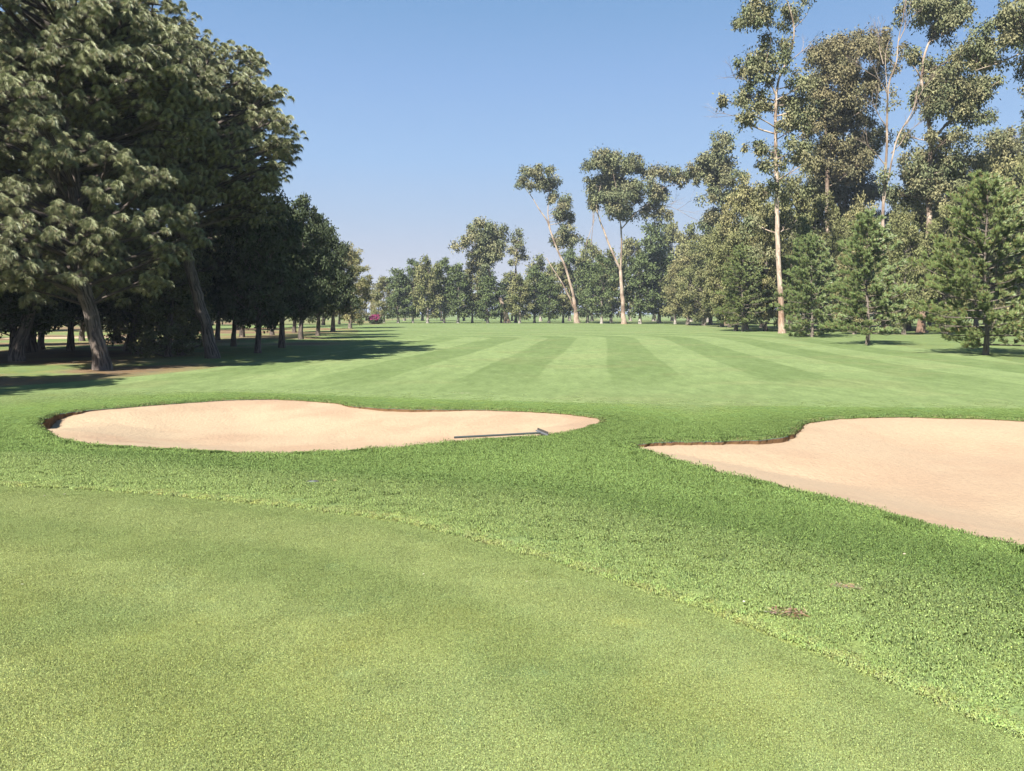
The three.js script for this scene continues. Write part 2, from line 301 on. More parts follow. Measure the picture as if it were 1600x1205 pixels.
{
  const r = rng(501), A = [], B = [], Gs = [], Fr = [];
  const step = .2;
  for (let d = 2.2; d < 23; d += step) for (let x = -13; x < 13; x += step) {
    if (Math.abs(x) > d * .75 + 1.2) continue;
    const px = x + (r() - .5) * .1, pd = d + (r() - .5) * .1, s = green.sdf(px, pd), b = Math.min(bunkerL.sdf(px, pd), bunkerR.sdf(px, pd));
    const fw = d > 16 ? fairway.sdf(px, pd) : 9;
    if (s < .13 || b < .12 || (fw < 1.5 && r() < sstep(1.5, -2, fw))) continue;
    const tone = mix3(roughTone(px, pd), C.fair, .6 * sstep(1, -1, fw)).map(v => v * 1.55), tall = lerp(.6, 1, sstep(.1, 2.4, s)) * (.85 + .3 * r()) * lerp(1, .25, sstep(12, 18.5, pd));
    (pd < 9 ? A : B).push([px, H(px, pd), pd, tall, tone]);
  }
  for (let d = 2.2; d < 8.2; d += .15) for (let x = -6.5; x < 2.4; x += .15) {
    if (Math.abs(x) > d * .72 + .6) continue;
    const px = x + (r() - .5) * .1, pd = d + (r() - .5) * .1, s = green.sdf(px, pd); if (s > -.1) continue;
    Gs.push([px, Hbase(px, pd), pd, 1, greenTone(px, pd).map(v => v * 1.42)]);
  }
  const Ge = [], Re = [];
  for (let i = 0, S = green.S; i < S.length; i++) { const a = S[i], c = S[(i + 1) % S.length], L = Math.hypot(c[0] - a[0], c[1] - a[1]), nx = (c[1] - a[1]) / L, nd = -(c[0] - a[0]) / L;
    for (let t = 0; t < L; t += .06) { const f = t / L, x = lerp(a[0], c[0], f), d = lerp(a[1], c[1], f); if (d < 2 || Math.abs(x) > d * .72 + .6) continue; const sg = green.sdf(x + nx * .05, d + nd * .05) > 0 ? 1 : -1;
      for (const o of [.03, .07, .11]) { const gx = x - sg * nx * o, gd = d - sg * nd * o; Ge.push([gx, Hbase(gx, gd), gd, 1, greenTone(gx, gd).map(v => v * 1.42)]); const e2 = o - .012 + .03 * r(), rx = x + sg * nx * e2, rd = d + sg * nd * e2; Re.push([rx, H(rx, rd), rd, 1, roughTone(rx, rd).map(v => v * (1.3 + .25 * r()))]); } } }
  scatterGrass('green_turf_001', 'short grass along the rim of the putting green', bladePatch(200, .05, .004, .008, .0027, 1.2, 605), Ge);
  scatterGrass('rough_grass_002', 'clipped rough along the rim of the putting green', bladePatch(60, .05, .009, .02, .0044, 1.15, 606), Re);
  for (const b of [bunkerL, bunkerR]) { const S = b.S; for (let i = 0; i < S.length; i++) { const a = S[i], c = S[(i + 1) % S.length], L = Math.hypot(c[0] - a[0], c[1] - a[1]);
    for (let t = 0; t < L; t += .05) { const f = t / L, x = lerp(a[0], c[0], f), d = lerp(a[1], c[1], f); if (d < 2 || d > 21 || Math.abs(x) > d * .75 + 1) continue;
      const nx = (c[1] - a[1]) / L, nd = -(c[0] - a[0]) / L, sg = b.sdf(x + nx * .05, d + nd * .05) > 0 ? 1 : -1, o = sg * (b === green ? .02 + .03 * r() : .01 + .06 * r());
      const X1 = x + nx * o, D1 = d + nd * o, g = b === green ? mix3(C.pale, C.collar, r()) : mix3(C.deep, r() < .3 ? C.straw : C.rough, r() * .7);
      Fr.push([X1, H(X1, D1) - .002, D1, b === green ? .45 : .8 + .5 * r(), g]); } } }
  scatterGrass('rough_grass', 'thick leafy grass on the slope between green and bunkers', bladePatch(760, .23, .016, .036, .0058, 1.15, 601), A);
  scatterGrass('rough_grass_001', 'leafy grass on the bank around both bunkers', bladePatch(460, .24, .014, .032, .007, 1.15, 602), B);
  scatterGrass('green_turf', 'very short mown grass of the putting green', bladePatch(2000, .16, .004, .008, .0027, 1.2, 603), Gs);
  scatterGrass('edge_grass', 'grass fringe along the cut turf edges', bladePatch(26, .07, .015, .04, .005, .95, 604), Fr);
}

// ---------------------------------------------------------------- trees
console.log('trees');
function barkTex(f, bump) { return [tex(256, 512, f), tex(256, 512, bump, false)]; }
const bark = (cols, fiss, seed) => barkTex((i, j) => {
  const n = fbm(i / 7, j / 110, seed, 4, 0), p = fbm(i / 40, j / 90, seed + 9, 3), f = fiss * sstep(.52, .62, n);
  let c = mix3(cols[0], cols[1], sstep(.4, .6, p)); c = mix3(c, cols[2], f); const v = 1 + (hash(i, j, seed) - .5) * .25; return c.map(q => q * v);
}, (i, j) => { const n = fbm(i / 7, j / 110, seed, 4, 0), v = 1 - fiss * sstep(.48, .62, n) * .8 - .2 * hash(i, j, seed); return [v, v, v]; });
const barkMat = (cols, fiss, seed, bs) => { const [map, bumpMap] = bark(cols, fiss, seed); return new THREE.MeshStandardMaterial({ map, bumpMap, bumpScale: bs, roughness: .95, vertexColors: true }); };
M.barkPine = barkMat([[.115, .092, .08], [.15, .12, .10], [.045, .035, .03]], 1, 201, .05);
M.barkEuc = barkMat([[.40, .34, .28], [.30, .24, .19], [.18, .125, .09]], .6, 202, .015);
M.barkGrey = barkMat([[.17, .14, .115], [.22, .185, .15], [.09, .07, .055]], .8, 203, .03);
M.leaf = new THREE.MeshPhysicalMaterial({ vertexColors: true, roughness: .8, specularIntensity: .4, side: THREE.DoubleSide });
M.needle = new THREE.MeshPhysicalMaterial({ vertexColors: true, roughness: .48, specularIntensity: .9, side: THREE.DoubleSide });   // waxy pine needles
const WHITE = [1, 1, 1];

function tube(pts, sides, tint = () => WHITE, flare = 0) {   // pts: [Vector3, radius]
  const pos = [], nor = [], uv = [], col = [], ind = []; let n = V(1, 0, .2), run = 0;
  for (let i = 0; i < pts.length; i++) {
    const a = pts[Math.max(0, i - 1)][0], b = pts[Math.min(pts.length - 1, i + 1)][0], t = b.clone().sub(a).normalize();
    if (Math.abs(t.dot(n)) > .98) n.set(0, .3, 1); n = n.clone().addScaledVector(t, -n.dot(t)).normalize(); const m = t.clone().cross(n);
    if (i) run += pts[i][0].distanceTo(pts[i - 1][0]);
    for (let k = 0; k <= sides; k++) {
      const an = k / sides * 6.2832, c = Math.cos(an), s = Math.sin(an), root = flare ? 1 + flare * Math.exp(-run / .45) * (.6 + .4 * Math.cos(an * 5 + 1)) : 1, R = pts[i][1] * root;
      const d = V().addScaledVector(n, c).addScaledVector(m, s); pos.push(pts[i][0].x + d.x * R, pts[i][0].y + d.y * R, pts[i][0].z + d.z * R); nor.push(d.x, d.y, d.z);
      uv.push(k / sides * Math.max(1, Math.round(pts[0][1] * 4)), run / 2.2); col.push(...tint(pts[i][0]));
      if (i && k) { const o = i * (sides + 1) + k, p = o - sides - 1; ind.push(p - 1, p, o - 1, o - 1, p, o); }
    }
  }
  const g = new THREE.BufferGeometry(); g.setAttribute('position', new THREE.Float32BufferAttribute(pos, 3)); g.setAttribute('normal', new THREE.Float32BufferAttribute(nor, 3)); g.setAttribute('uv', new THREE.Float32BufferAttribute(uv, 2)); g.setAttribute('color', new THREE.Float32BufferAttribute(col, 3)); g.setIndex(ind); return g;
}
function spline(P, per = 4) {                               // P: [x, y, z, r] -> smoothed [Vector3, r]
  const c = new THREE.CatmullRomCurve3(P.map(p => V(p[0], p[1], p[2])), false, 'centripetal'), o = [], n = (P.length - 1) * per;
  for (let i = 0; i <= n; i++) { const k = i / n * (P.length - 1), a = Math.min(Math.floor(k), P.length - 2); o.push([c.getPoint(i / n), lerp(P[a][3], P[a + 1][3], k - a)]); }
  return o;
}
const inBall = r => { let x, y, z; do { x = r() * 2 - 1; y = r() * 2 - 1; z = r() * 2 - 1; } while (x * x + y * y + z * z > 1); return V(x, y, z); };
class Leaves {
  constructor() { this.p = []; this.n = []; this.c = []; this.i = []; }
  add(p, dir, nrm, L, w, col) {                              // a folded, pointed leaf
    const side = dir.clone().cross(nrm).normalize(), o = this.p.length / 3, m = nrm.clone().multiplyScalar(w * .3);
    const q = [p, p.clone().addScaledVector(dir, L * .45).addScaledVector(side, w / 2).add(m), p.clone().addScaledVector(dir, L), p.clone().addScaledVector(dir, L * .45).addScaledVector(side, -w / 2).add(m)];
    for (const v of q) { this.p.push(v.x, v.y, v.z); this.n.push(nrm.x, nrm.y, nrm.z); this.c.push(col[0] * .86, col[1] * .86, col[2] * .86); }
    this.i.push(o, o + 1, o + 2, o, o + 2, o + 3);
  }
  needle(p, dir, L, w, droop, col) {
    const s = V(-dir.z, .3, dir.x).cross(dir).normalize(), o = this.p.length / 3, a = p.clone().addScaledVector(dir, L * .55); a.y -= droop * .3; const b = p.clone().addScaledVector(dir, L); b.y -= droop;
    const nn = s.clone().cross(dir).normalize(); if (nn.y < 0) nn.negate();
    for (const v of [p.clone().addScaledVector(s, w / 2), p.clone().addScaledVector(s, -w / 2), a.clone().addScaledVector(s, w / 2), a.clone().addScaledVector(s, -w / 2), b]) { this.p.push(v.x, v.y, v.z); this.n.push(nn.x, nn.y, nn.z); this.c.push(col[0] * .86, col[1] * .86, col[2] * .86); }
    this.i.push(o, o + 1, o + 2, o + 2, o + 1, o + 3, o + 2, o + 3, o + 4);
  }
  build() { const g = new THREE.BufferGeometry(); g.setAttribute('position', new THREE.Float32BufferAttribute(this.p, 3)); g.setAttribute('normal', new THREE.Float32BufferAttribute(this.n, 3)); g.setAttribute('color', new THREE.Float32BufferAttribute(this.c, 3)); g.setIndex(this.i); return g; }
}
const MopPalette = [[.26, .28, .146], [.285, .30, .166], [.23, .256, .132]], MopOld = [.17, .105, .05];
const mopTufts = [1, 2, 3].map(k => {                        // a hanging mop of long needles; old needles below are brown
  const L = new Leaves(), r = rng(300 + k);
  for (let i = 0; i < 210; i++) {
    const a = r() * 6.283, ph = Math.acos(lerp(1, -.1, r())), d = V(Math.cos(a) * Math.sin(ph), Math.cos(ph), Math.sin(a) * Math.sin(ph)), v = .8 + .4 * r();
    const base = ph > 1.6 && r() < .6 ? MopOld : MopPalette[i % 3]; L.needle(d.clone().multiplyScalar(.03), d, .13 + .08 * r(), .015, .09 + .15 * r(), base.map(q => q * v));
  }
  return L.build();
});
function growTree(o) {
  // trunks: arrays of [x,y,z,r]; clumps: [x,y,z,rx,ry,rz]; foliage: leaves or needle mops on twigs at the clumps' blobs
  const r = rng(o.seed), root = new THREE.Group(), trunkG = [], limbG = [], leaves = new Leaves(), tufts = [], path = [];
  o.trunks.forEach((P, k) => { const s = spline(P, o.per ?? 6); s.forEach((q, i) => { if (i && i < s.length - 1) { q[0].x += (vnoise(i * .6, k, o.seed) - .5) * q[1] * .45; q[0].z += (vnoise(i * .6, k + 9, o.seed) - .5) * q[1] * .45; q[1] *= .92 + .16 * vnoise(i * 1.3, k + 20, o.seed); } }); trunkG.push(tube(s, k ? 8 : 12, o.tint, k ? 0 : o.flare ?? .35)); for (const q of s) path.push(q); });
  const F = o.leaf;
  for (const c of o.clumps) {
    const C0 = V(c[0], c[1], c[2]); let best = 1e9, at = path[0];
    for (const q of path) { const h = Math.hypot(q[0].x - C0.x, q[0].z - C0.z), lift = C0.y - q[0].y, cost = q[0].distanceTo(C0) + (lift < h * .35 ? (h * .35 - lift) * 1.4 : 0); if (cost < best) { best = cost; at = q; } }
    const dist = at[0].distanceTo(C0), mid = at[0].clone().lerp(C0, .5); mid.y += (o.sag ?? -.06) * dist; mid.x += (r() - .5) * .2 * dist; mid.z += (r() - .5) * .2 * dist;
    const br = clamp(dist * .022 + .02, .025, at[1] * .6), bp = spline([[...at[0].toArray(), br], [...mid.toArray(), br * .7], [...C0.toArray(), br * .4]], 3);
    limbG.push(tube(bp, 5, o.tint));
    const area = (c[3] * c[4] + c[4] * c[5] + c[3] * c[5]) / 3, nb = Math.max(2, Math.round(area * (o.blobs ?? 1.5)));
    for (let b = 0; b < nb; b++) {
      const u = inBall(r).normalize().multiplyScalar(lerp(.35, 1, Math.sqrt(r()))); if (u.y < -.3 && r() < .5) u.y *= -.6;
      const B = V(C0.x + u.x * c[3], C0.y + u.y * c[4], C0.z + u.z * c[5]), rb = (o.blob ?? .6) * (.7 + .6 * r());
      const from = bp[Math.max(1, Math.floor(bp.length * (.45 + .5 * r())))][0];
      const tw = from.clone().lerp(B, .55); tw.y += (r() - .35) * .25 * from.distanceTo(B);
      limbG.push(tube([[from, br * .35 + .006], [tw, br * .22 + .005], [B, .006]], 3, o.tint));
      const shade = .85 + .3 * r(), tone = F && F.cols[Math.floor(r() * F.cols.length)];
      if (F) for (let i = 0; i < F.n; i++) {
        const q = inBall(r).multiplyScalar(.5 + 1.05 * r() * r() + .25 * r()), p = V(B.x + q.x * rb * 1.2, B.y + q.y * rb * (F.flat ?? .8), B.z + q.z * rb * 1.2);
        const dir = inBall(r).add(V(q.x * .6, q.y * .4 - F.droop, q.z * .6)).normalize(), nr = inBall(r).multiplyScalar(.9).add(V(q.x * .6 + u.x * .3, .35 + q.y * .6, q.z * .6 + u.z * .3)); nr.addScaledVector(dir, -nr.dot(dir)).normalize();
        const v = shade * (.75 + .5 * r()); leaves.add(p, dir, nr, F.len * (.7 + .6 * r()), F.wid * (.7 + .6 * r()), tone.map(k => k * v));
      } else for (let i = 0; i < o.mops; i++) { const q = inBall(r); tufts.push([V(B.x + q.x * rb * 1.3, B.y + q.y * rb * .8, B.z + q.z * rb * 1.3), B, shade]); }
    }
  }
  for (const D0 of o.dead ?? []) {                            // bare twiggy boughs
    const grow = (a, dir, L, rad, lv) => { const b = a.clone().addScaledVector(dir, L * .5).add(inBall(r).multiplyScalar(L * .07)), e = a.clone().addScaledVector(dir, L).add(inBall(r).multiplyScalar(L * .12)); limbG.push(tube([[a, rad], [b, rad * .75], [e, rad * .4]], 4, o.tint)); if (lv) for (let k = 0; k < 3; k++) grow(k ? b.clone().lerp(e, r()) : e, dir.clone().add(inBall(r).multiplyScalar(.75)).add(V(0, .15, 0)).normalize(), L * (.45 + .25 * r()), rad * .5, lv - 1); };
    grow(V(...D0.slice(0, 3)), V(...D0.slice(3, 6)).normalize(), D0[6], D0[7], 3);
  }
  mesh('trunk', mergeGeometries(trunkG), o.bark, root);
  if (limbG.length) mesh('limbs', mergeGeometries(limbG), o.bark, root).userData = { kind: 'stuff' };
  if (F && leaves.i.length) mesh('crown', leaves.build(), M.leaf, root);
  if (tufts.length) {
    const q = new THREE.Quaternion(), mt = new THREE.Matrix4(), c = new THREE.Color();
    for (let k = 0; k < 3; k++) {
      const mine = tufts.filter((_, i) => i % 3 === k), m = new THREE.InstancedMesh(mopTufts[k], M.needle, mine.length);
      mine.forEach(([p, B, sh], i) => { const out = p.clone().sub(B).multiplyScalar(.5).add(V(0, .7, 0)).normalize(); q.setFromUnitVectors(V(0, 1, 0), out); const s = (o.mopSize ?? 1) * (.75 + .5 * r()); mt.compose(p, q, V(s, s, s)); m.setMatrixAt(i, mt); c.setRGB(sh, sh, sh); m.setColorAt(i, c); });
      m.name = 'crown'; m.castShadow = m.receiveShadow = true; m.userData = { kind: 'stuff' }; root.add(m);
    }
    const tw = tufts.map(([p, B]) => tube([[B, .012], [p, .006]], 3)); mesh('twigs', mergeGeometries(tw), o.bark, root).userData = { kind: 'stuff' };
  }
  return root;
}
const stand = (root, name, x, d, label, category, group) => { root.name = numbered(name); root.position.set(x, H(x, d) - .04, -d); scene.add(root); return tag(root, label, category, group); };
const ORD = ['first', 'second', 'third', 'fourth', 'fifth', 'sixth', 'seventh', 'eighth', 'ninth', 'tenth', 'eleventh', 'twelfth', 'thirteenth', 'fourteenth', 'fifteenth', 'sixteenth', 'seventeenth', 'eighteenth', 'nineteenth', 'twentieth', 'twenty-first', 'twenty-second', 'twenty-third', 'twenty-fourth', 'twenty-fifth', 'twenty-sixth', 'twenty-seventh', 'twenty-eighth', 'twenty-ninth', 'thirtieth'];
// survey sheets: every tree drawn in its own units, measured from [ux, uy] at the foot; m = metres per unit
const sheetTrunk = (S, list, z = () => 0) => list.map(([x, y, r], i) => [(x - S.ux) * S.m, (S.uy - y) * S.m, z(i), r]);
const sheetClumps = (S, list0, depth, seed, grow = 1) => { const r = rng(seed), list = [...list0]; list0.forEach((a, i) => list0.slice(i + 1).forEach(b => { const g = Math.hypot(a[0] - b[0], a[1] - b[1]); if (g < (a[2] + b[2]) * 1.05 && r() < .4) list.push([(a[0] + b[0]) / 2, (a[1] + b[1]) / 2 + 2, (a[2] + b[2]) * .36, (a[3] + b[3]) * .4]); })); return list.map(([x, y, rx, ry]) => [(x - S.ux) * S.m, (S.uy - y) * S.m, (r() - .5) * depth, rx * S.m * grow, ry * S.m * grow, (rx + ry) / 2 * S.m * 1.15 * grow]); };

// --- two great pines with hanging mops of needles, left
{
  const S = { ux: 160, uy: 577, m: .02516 };
  const shell = (c, R, n, seed, low, size) => { const r = rng(seed), out = []; for (let i = 0; i < n; i++) { const y = lerp(low, 1, (i + r()) / n), q = Math.sqrt(Math.max(0, 1 - y * y)), a = i * 2.39996 + r() * .5, k = i % 4 ? .8 + .2 * r() : .4 + .35 * r(), z = size * (.75 + .5 * r()); out.push([c[0] + R[0] * q * Math.cos(a) * k, c[1] + R[1] * y * k, c[2] + R[2] * q * Math.sin(a) * k, z, z * .7, z]); } return out; };
  const cl = [...shell([-1.6, 11.4, 0], [5, 5.6, 5], 92, 411, -.5, 1.05), ...shell([-1.2, 5.9, 0], [4.4, 3.4, 4.4], 52, 413, -.95, .9)];
  const t = growTree({ seed: 4101, bark: M.barkPine, per: 4, trunks: [sheetTrunk(S, [[160, 577, .34], [152, 535, .29], [141, 490, .27], [129, 430, .27], [119, 340, .25], [113, 240, .22], [109, 130, .2], [106, 30, .14], [104, -80, .06]])], clumps: cl, blobs: 10, blob: .45, mops: 7, mopSize: 1.0, sag: .03, flare: .22 });
  stand(t, 'pine_tree', -16.1, 31, 'huge pine with long drooping needle mops and dark trunk, nearest at left', 'tree', 'great pines of the left grove');
  const S2 = { ux: 333, uy: 560, m: .0314 }, c2 = shell([-1, 11.1, 0], [4.6, 5.1, 4.6], 88, 412, -.85, .9);
  const t2 = growTree({ seed: 4102, bark: M.barkPine, trunks: [sheetTrunk(S2, [[333, 560, .31], [325, 518, .27], [311, 470, .26], [298, 420, .25], [288, 380, .24], [276, 330, .24], [259, 260, .2], [243, 200, .15], [230, 130, .07]]), sheetTrunk(S2, [[288, 380, .26], [294, 335, .22], [302, 280, .2], [306, 220, .17], [316, 150, .12], [325, 90, .05]]), sheetTrunk(S2, [[276, 330, .18], [250, 300, .1], [248, 240, .09], [252, 160, .05]])], clumps: c2, blobs: 10, blob: .45, mops: 7, mopSize: 1.02, sag: .03 });
  stand(t2, 'pine_tree', -14.67, 38.7, 'tall pine with rounded crown and leaning forked trunk beside the fairway', 'tree', 'great pines of the left grove');
  for (const [x, d, s, a, lab] of [[-24.5, 14, .95, 2.1, 'great pine outside the left of the view, shading the near grove edge'], [-22.6, 36, .95, 4, 'dark pine behind the nearest great pine at the left edge'], [-31, 26, 1.1, 1, 'great pine outside the left of the view behind the nearest pine'], [-27.5, 45, 1.15, 5, 'tall dark pine deep in the left grove between the two great pines'], [-22, 45.5, 1.1, 3.7, 'tall pine standing between and behind the two great pines'], [-31, 36, 1.15, 2.6, 'great pine outside the left edge, level with the leaning pine']]) { const c = t.clone(); c.rotation.y = a; c.scale.setScalar(s); stand(c, 'pine_tree', x, d, lab, 'tree', 'great pines of the left grove'); }
}
// --- gum trees, each measured on its own
const GUM = [[.145, .155, .075], [.168, .17, .088], [.12, .138, .068], [.19, .178, .092]], GUMBROWN = [[.16, .145, .076], [.14, .135, .07], [.18, .155, .08]];
const gum = (S, seed, trunks, clumps, depth, extra = {}) => growTree({ seed, bark: M.barkEuc, trunks: trunks.map((t, k) => sheetTrunk(S, t.map(([x, y, q]) => [x, y, q * .58]), i => k * .4 * (i ? 1 : 0))), clumps: sheetClumps(S, clumps, depth, seed + 1, extra.grow ?? 1.42), blobs: (extra.blobs ?? 1.5) * 2.2, blob: (extra.blob ?? .62), leaf: { flat: 1.3, n: (extra.n ?? 46) * 1.9, len: (extra.len ?? .34) * .95, wid: (extra.wid ?? .15) * 1.1, droop: .75, cols: extra.cols ?? GUM }, flare: .5, dead: extra.dead, sag: -.05, tint: p => { const n = fbm(p.x * 2.2 + seed, p.y * .8 + p.z * 2, 205, 3), m = fbm(p.x * 1.1, p.y * 1.3 + seed, 206, 2), low = sstep(7, 1, p.y + 6 * (n - .5)); return mix3(mix3([1.08, 1.05, 1.02], [.5, .44, .4], sstep(.44, .6, n)), [.72, .56, .48], low * sstep(.35, .6, m)); } });
const gums = 'tall gum trees';
{
  let S = { ux: 1222, uy: 522, m: .0687 };
  let t = gum(S, 4201, [[[1222, 522, .62], [1220, 470, .5], [1216, 400, .42], [1214, 330, .38], [1213, 260, .34], [1212, 200, .3], [1213, 150, .24], [1218, 122, .2], [1228, 100, .17], [1237, 78, .15], [1241, 45, .12], [1236, 20, .09], [1226, -12, .05]], [[1213, 150, .17], [1201, 125, .12], [1196, 100, .1], [1203, 60, .08], [1188, 25, .04]], [[1241, 45, .09], [1256, 28, .06], [1262, 8, .03]]],
    [[1182, 22, 22, 22], [1190, 5, 14, 14], [1172, 34, 12, 10], [1240, 15, 18, 14], [1256, 5, 12, 10], [1237, 60, 6, 11], [1205, 62, 9, 9], [1222, 70, 4, 5], [1194, 80, 10, 8], [1185, 98, 18, 10], [1166, 106, 14, 12], [1206, 112, 12, 14], [1183, 126, 16, 10], [1150, 150, 12, 10], [1176, 150, 15, 12], [1168, 180, 14, 11], [1156, 190, 9, 7], [1196, 168, 12, 12], [1245, 130, 14, 9], [1246, 150, 19, 12], [1248, 180, 18, 14], [1236, 205, 18, 12], [1262, 165, 14, 10], [1178, 228, 12, 6], [1200, 240, 12, 8], [1194, 265, 14, 8], [1232, 235, 16, 10], [1240, 265, 16, 10], [1195, 300, 16, 10], [1238, 305, 18, 12], [1190, 345, 18, 10], [1235, 350, 18, 12], [1200, 395, 16, 8]], 5, { n: 60, dead: [[(1180 - 1222) * .0687, (522 - 130) * .0687, 0, -1, .25, .2, 2.4, .05], [(1175 - 1222) * .0687, (522 - 185) * .0687, 0, -1, .2, -.2, 2.6, .05], [(1234 - 1222) * .0687, (522 - 96) * .0687, 0, 1, .9, 0, 2.4, .06]] });
  stand(t, 'gum_tree', 29, 84.7, 'tallest slender gum tree with bare pale trunk among the young pines', 'tree', gums);
  S = { ux: 1303, uy: 515, m: .088 };
  t = gum(S, 4202, [[[1303, 515, .7], [1298, 420, .55], [1293, 320, .48], [1297, 240, .4], [1310, 190, .3], [1330, 130, .2], [1345, 75, .07]], [[1297, 240, .3], [1288, 190, .2], [1292, 120, .1]], [[1310, 190, .2], [1350, 170, .12], [1372, 110, .05]]],
    [[1310, 75, 24, 14], [1350, 60, 22, 14], [1290, 95, 15, 14], [1275, 125, 13, 9], [1332, 98, 24, 16], [1375, 85, 16, 20], [1302, 130, 20, 14], [1345, 140, 22, 17], [1290, 160, 18, 14], [1320, 170, 22, 16], [1355, 185, 16, 16], [1293, 200, 20, 13], [1268, 205, 12, 8], [1305, 225, 16, 14], [1332, 225, 18, 14], [1300, 260, 15, 13], [1322, 275, 17, 13], [1345, 255, 14, 12]], 7, { grow: 1.75, n: 60, blobs: 1.1, blob: .75, cols: GUMBROWN, len: .38, wid: .17 });
  stand(t, 'gum_tree', 44.2, 108.5, 'broad brownish gum tree behind the slender tall gum', 'tree', gums);
  S = { ux: 1380, uy: 522, m: .0687 };
  t = gum(S, 4203, [[[1380, 522, .4], [1378, 450, .33], [1378, 400, .3], [1380, 320, .26], [1385, 240, .22], [1386, 180, .18], [1389, 130, .14], [1400, 98, .11], [1404, 60, .08], [1411, 28, .05], [1418, -5, .025]], [[1380, 320, .18], [1390, 255, .15], [1400, 215, .12], [1425, 170, .08], [1432, 130, .04]], [[1386, 180, .1], [1380, 140, .08], [1378, 90, .05], [1385, 60, .02]]],
    [[1378, 270, 9, 7], [1372, 285, 8, 6], [1405, 140, 9, 8], [1395, 165, 8, 6]], 3, { n: 26, dead: [[1386, 200, -1, 1.4, .2], [1388, 150, -1, 1.6, -.2], [1398, 105, -.8, 1.2, 0], [1403, 66, .5, 1.4, .1], [1410, 35, .3, 1.6, .1], [1410, 200, 1, 1.3, 0], [1425, 172, .8, 1.6, .2], [1392, 240, 1, 1.3, .3], [1384, 260, -1, 1.2, 0], [1380, 100, -.4, 1.5, 0]].map(([x, y, dx, dy, dz]) => [(x - 1380) * .0687, (522 - y) * .0687, 0, dx, dy, dz, 2.7, .06]) });
  stand(t, 'gum_tree', 39.9, 84.7, 'nearly bare dead gum tree with pale branching stems', 'tree', gums);
  S = { ux: 1440, uy: 520, m: .0733 };
  t = gum(S, 4204, [[[1440, 520, .95], [1441, 500, .72], [1445, 440, .6], [1452, 360, .55], [1451, 300, .5], [1455, 220, .42], [1446, 160, .34], [1440, 125, .28], [1448, 75, .2], [1462, 50, .16], [1490, 15, .1], [1502, -25, .04]], [[1440, 125, .18], [1430, 112, .12], [1424, 104, .06]], [[1455, 220, .28], [1480, 190, .2], [1510, 160, .14], [1555, 130, .06]]],
    [[1434, 16, 20, 12], [1461, 8, 22, 12], [1522, 6, 16, 8], [1500, -20, 22, 14], [1478, 52, 14, 15], [1450, 80, 14, 9], [1483, 33, 12, 11], [1472, 110, 22, 12], [1483, 96, 14, 7], [1461, 137, 22, 15], [1448, 164, 17, 15], [1490, 150, 18, 12], [1522, 131, 25, 13], [1560, 126, 17, 10], [1522, 153, 20, 10], [1472, 175, 22, 12], [1516, 186, 18, 12], [1440, 205, 10, 8], [1461, 225, 18, 13], [1505, 210, 15, 7], [1459, 247, 23, 16], [1483, 257, 20, 16], [1450, 274, 25, 16], [1494, 274, 20, 16], [1430, 300, 22, 14], [1470, 305, 22, 14]], 6, { grow: 1.65, n: 60, blobs: 1.4, blob: .7, len: .36, wid: .16 });
  stand(t, 'gum_tree', 46.9, 90.3, 'large leafy gum tree with thick flared base behind the rightmost young pine', 'tree', gums);
  S = { ux: 1670, uy: 525, m: .063 };
  t = gum(S, 4205, [[[1670, 525, .7], [1662, 350, .5], [1650, 220, .4], [1640, 150, .3], [1632, 90, .2], [1625, 20, .06]], [[1640, 150, .2], [1605, 86, .15], [1560, 100, .1], [1522, 112, .05]]],
    [[1545, 70, 20, 18], [1572, 45, 22, 18], [1526, 82, 15, 13], [1592, 18, 20, 18], [1562, 82, 20, 10], [1602, 60, 22, 18], [1628, 90, 22, 18], [1640, 30, 26, 20], [1596, 150, 12, 10], [1660, 110, 24, 20], [1690, 60, 26, 24], [1700, 160, 26, 24], [1640, 180, 20, 14]], 5, { grow: 1.6, n: 60, blobs: 1.5, blob: .65 });
  stand(t, 'gum_tree', 54.6, 77.4, 'gum tree reaching a leafy bough into the top right corner', 'tree', gums);
  S = { ux: 1330, uy: 512, m: .097 };
  t = gum(S, 4211, [[[1330, 512, .6], [1326, 400, .45], [1322, 300, .35], [1318, 220, .2], [1320, 170, .06]]], [[1275, 235, 18, 14], [1300, 250, 18, 14], [1335, 240, 18, 16], [1355, 225, 16, 14], [1285, 270, 18, 14], [1315, 280, 20, 15], [1350, 270, 18, 14], [1270, 300, 18, 14], [1300, 310, 20, 14], [1340, 310, 20, 14], [1320, 195, 16, 12], [1362, 300, 14, 12]], 7, { grow: 1.5, blobs: 1.1, blob: .8, n: 60, len: .4, wid: .18 });
  stand(t, 'gum_tree', 51.4, 119.5, 'gum tree filling the gap low behind the brownish gum', 'tree', gums);
  S = { ux: 1585, uy: 515, m: .0857 };
  t = gum(S, 4212, [[[1585, 515, .6], [1582, 400, .45], [1575, 320, .35], [1572, 250, .2], [1570, 205, .06]]], [[1540, 232, 22, 14], [1575, 215, 22, 14], [1605, 230, 20, 16], [1555, 260, 22, 16], [1590, 265, 22, 16], [1535, 280, 20, 14], [1570, 295, 22, 14], [1610, 290, 22, 16], [1550, 320, 22, 14], [1595, 325, 22, 14]], 6, { grow: 1.4, blobs: 1.3, blob: .75, n: 60, len: .38, wid: .17 });
  stand(t, 'gum_tree', 67.3, 105.6, 'gum tree with low broad crown above the largest young pine', 'tree', gums);
  S = { ux: 1135, uy: 508, m: .122 };
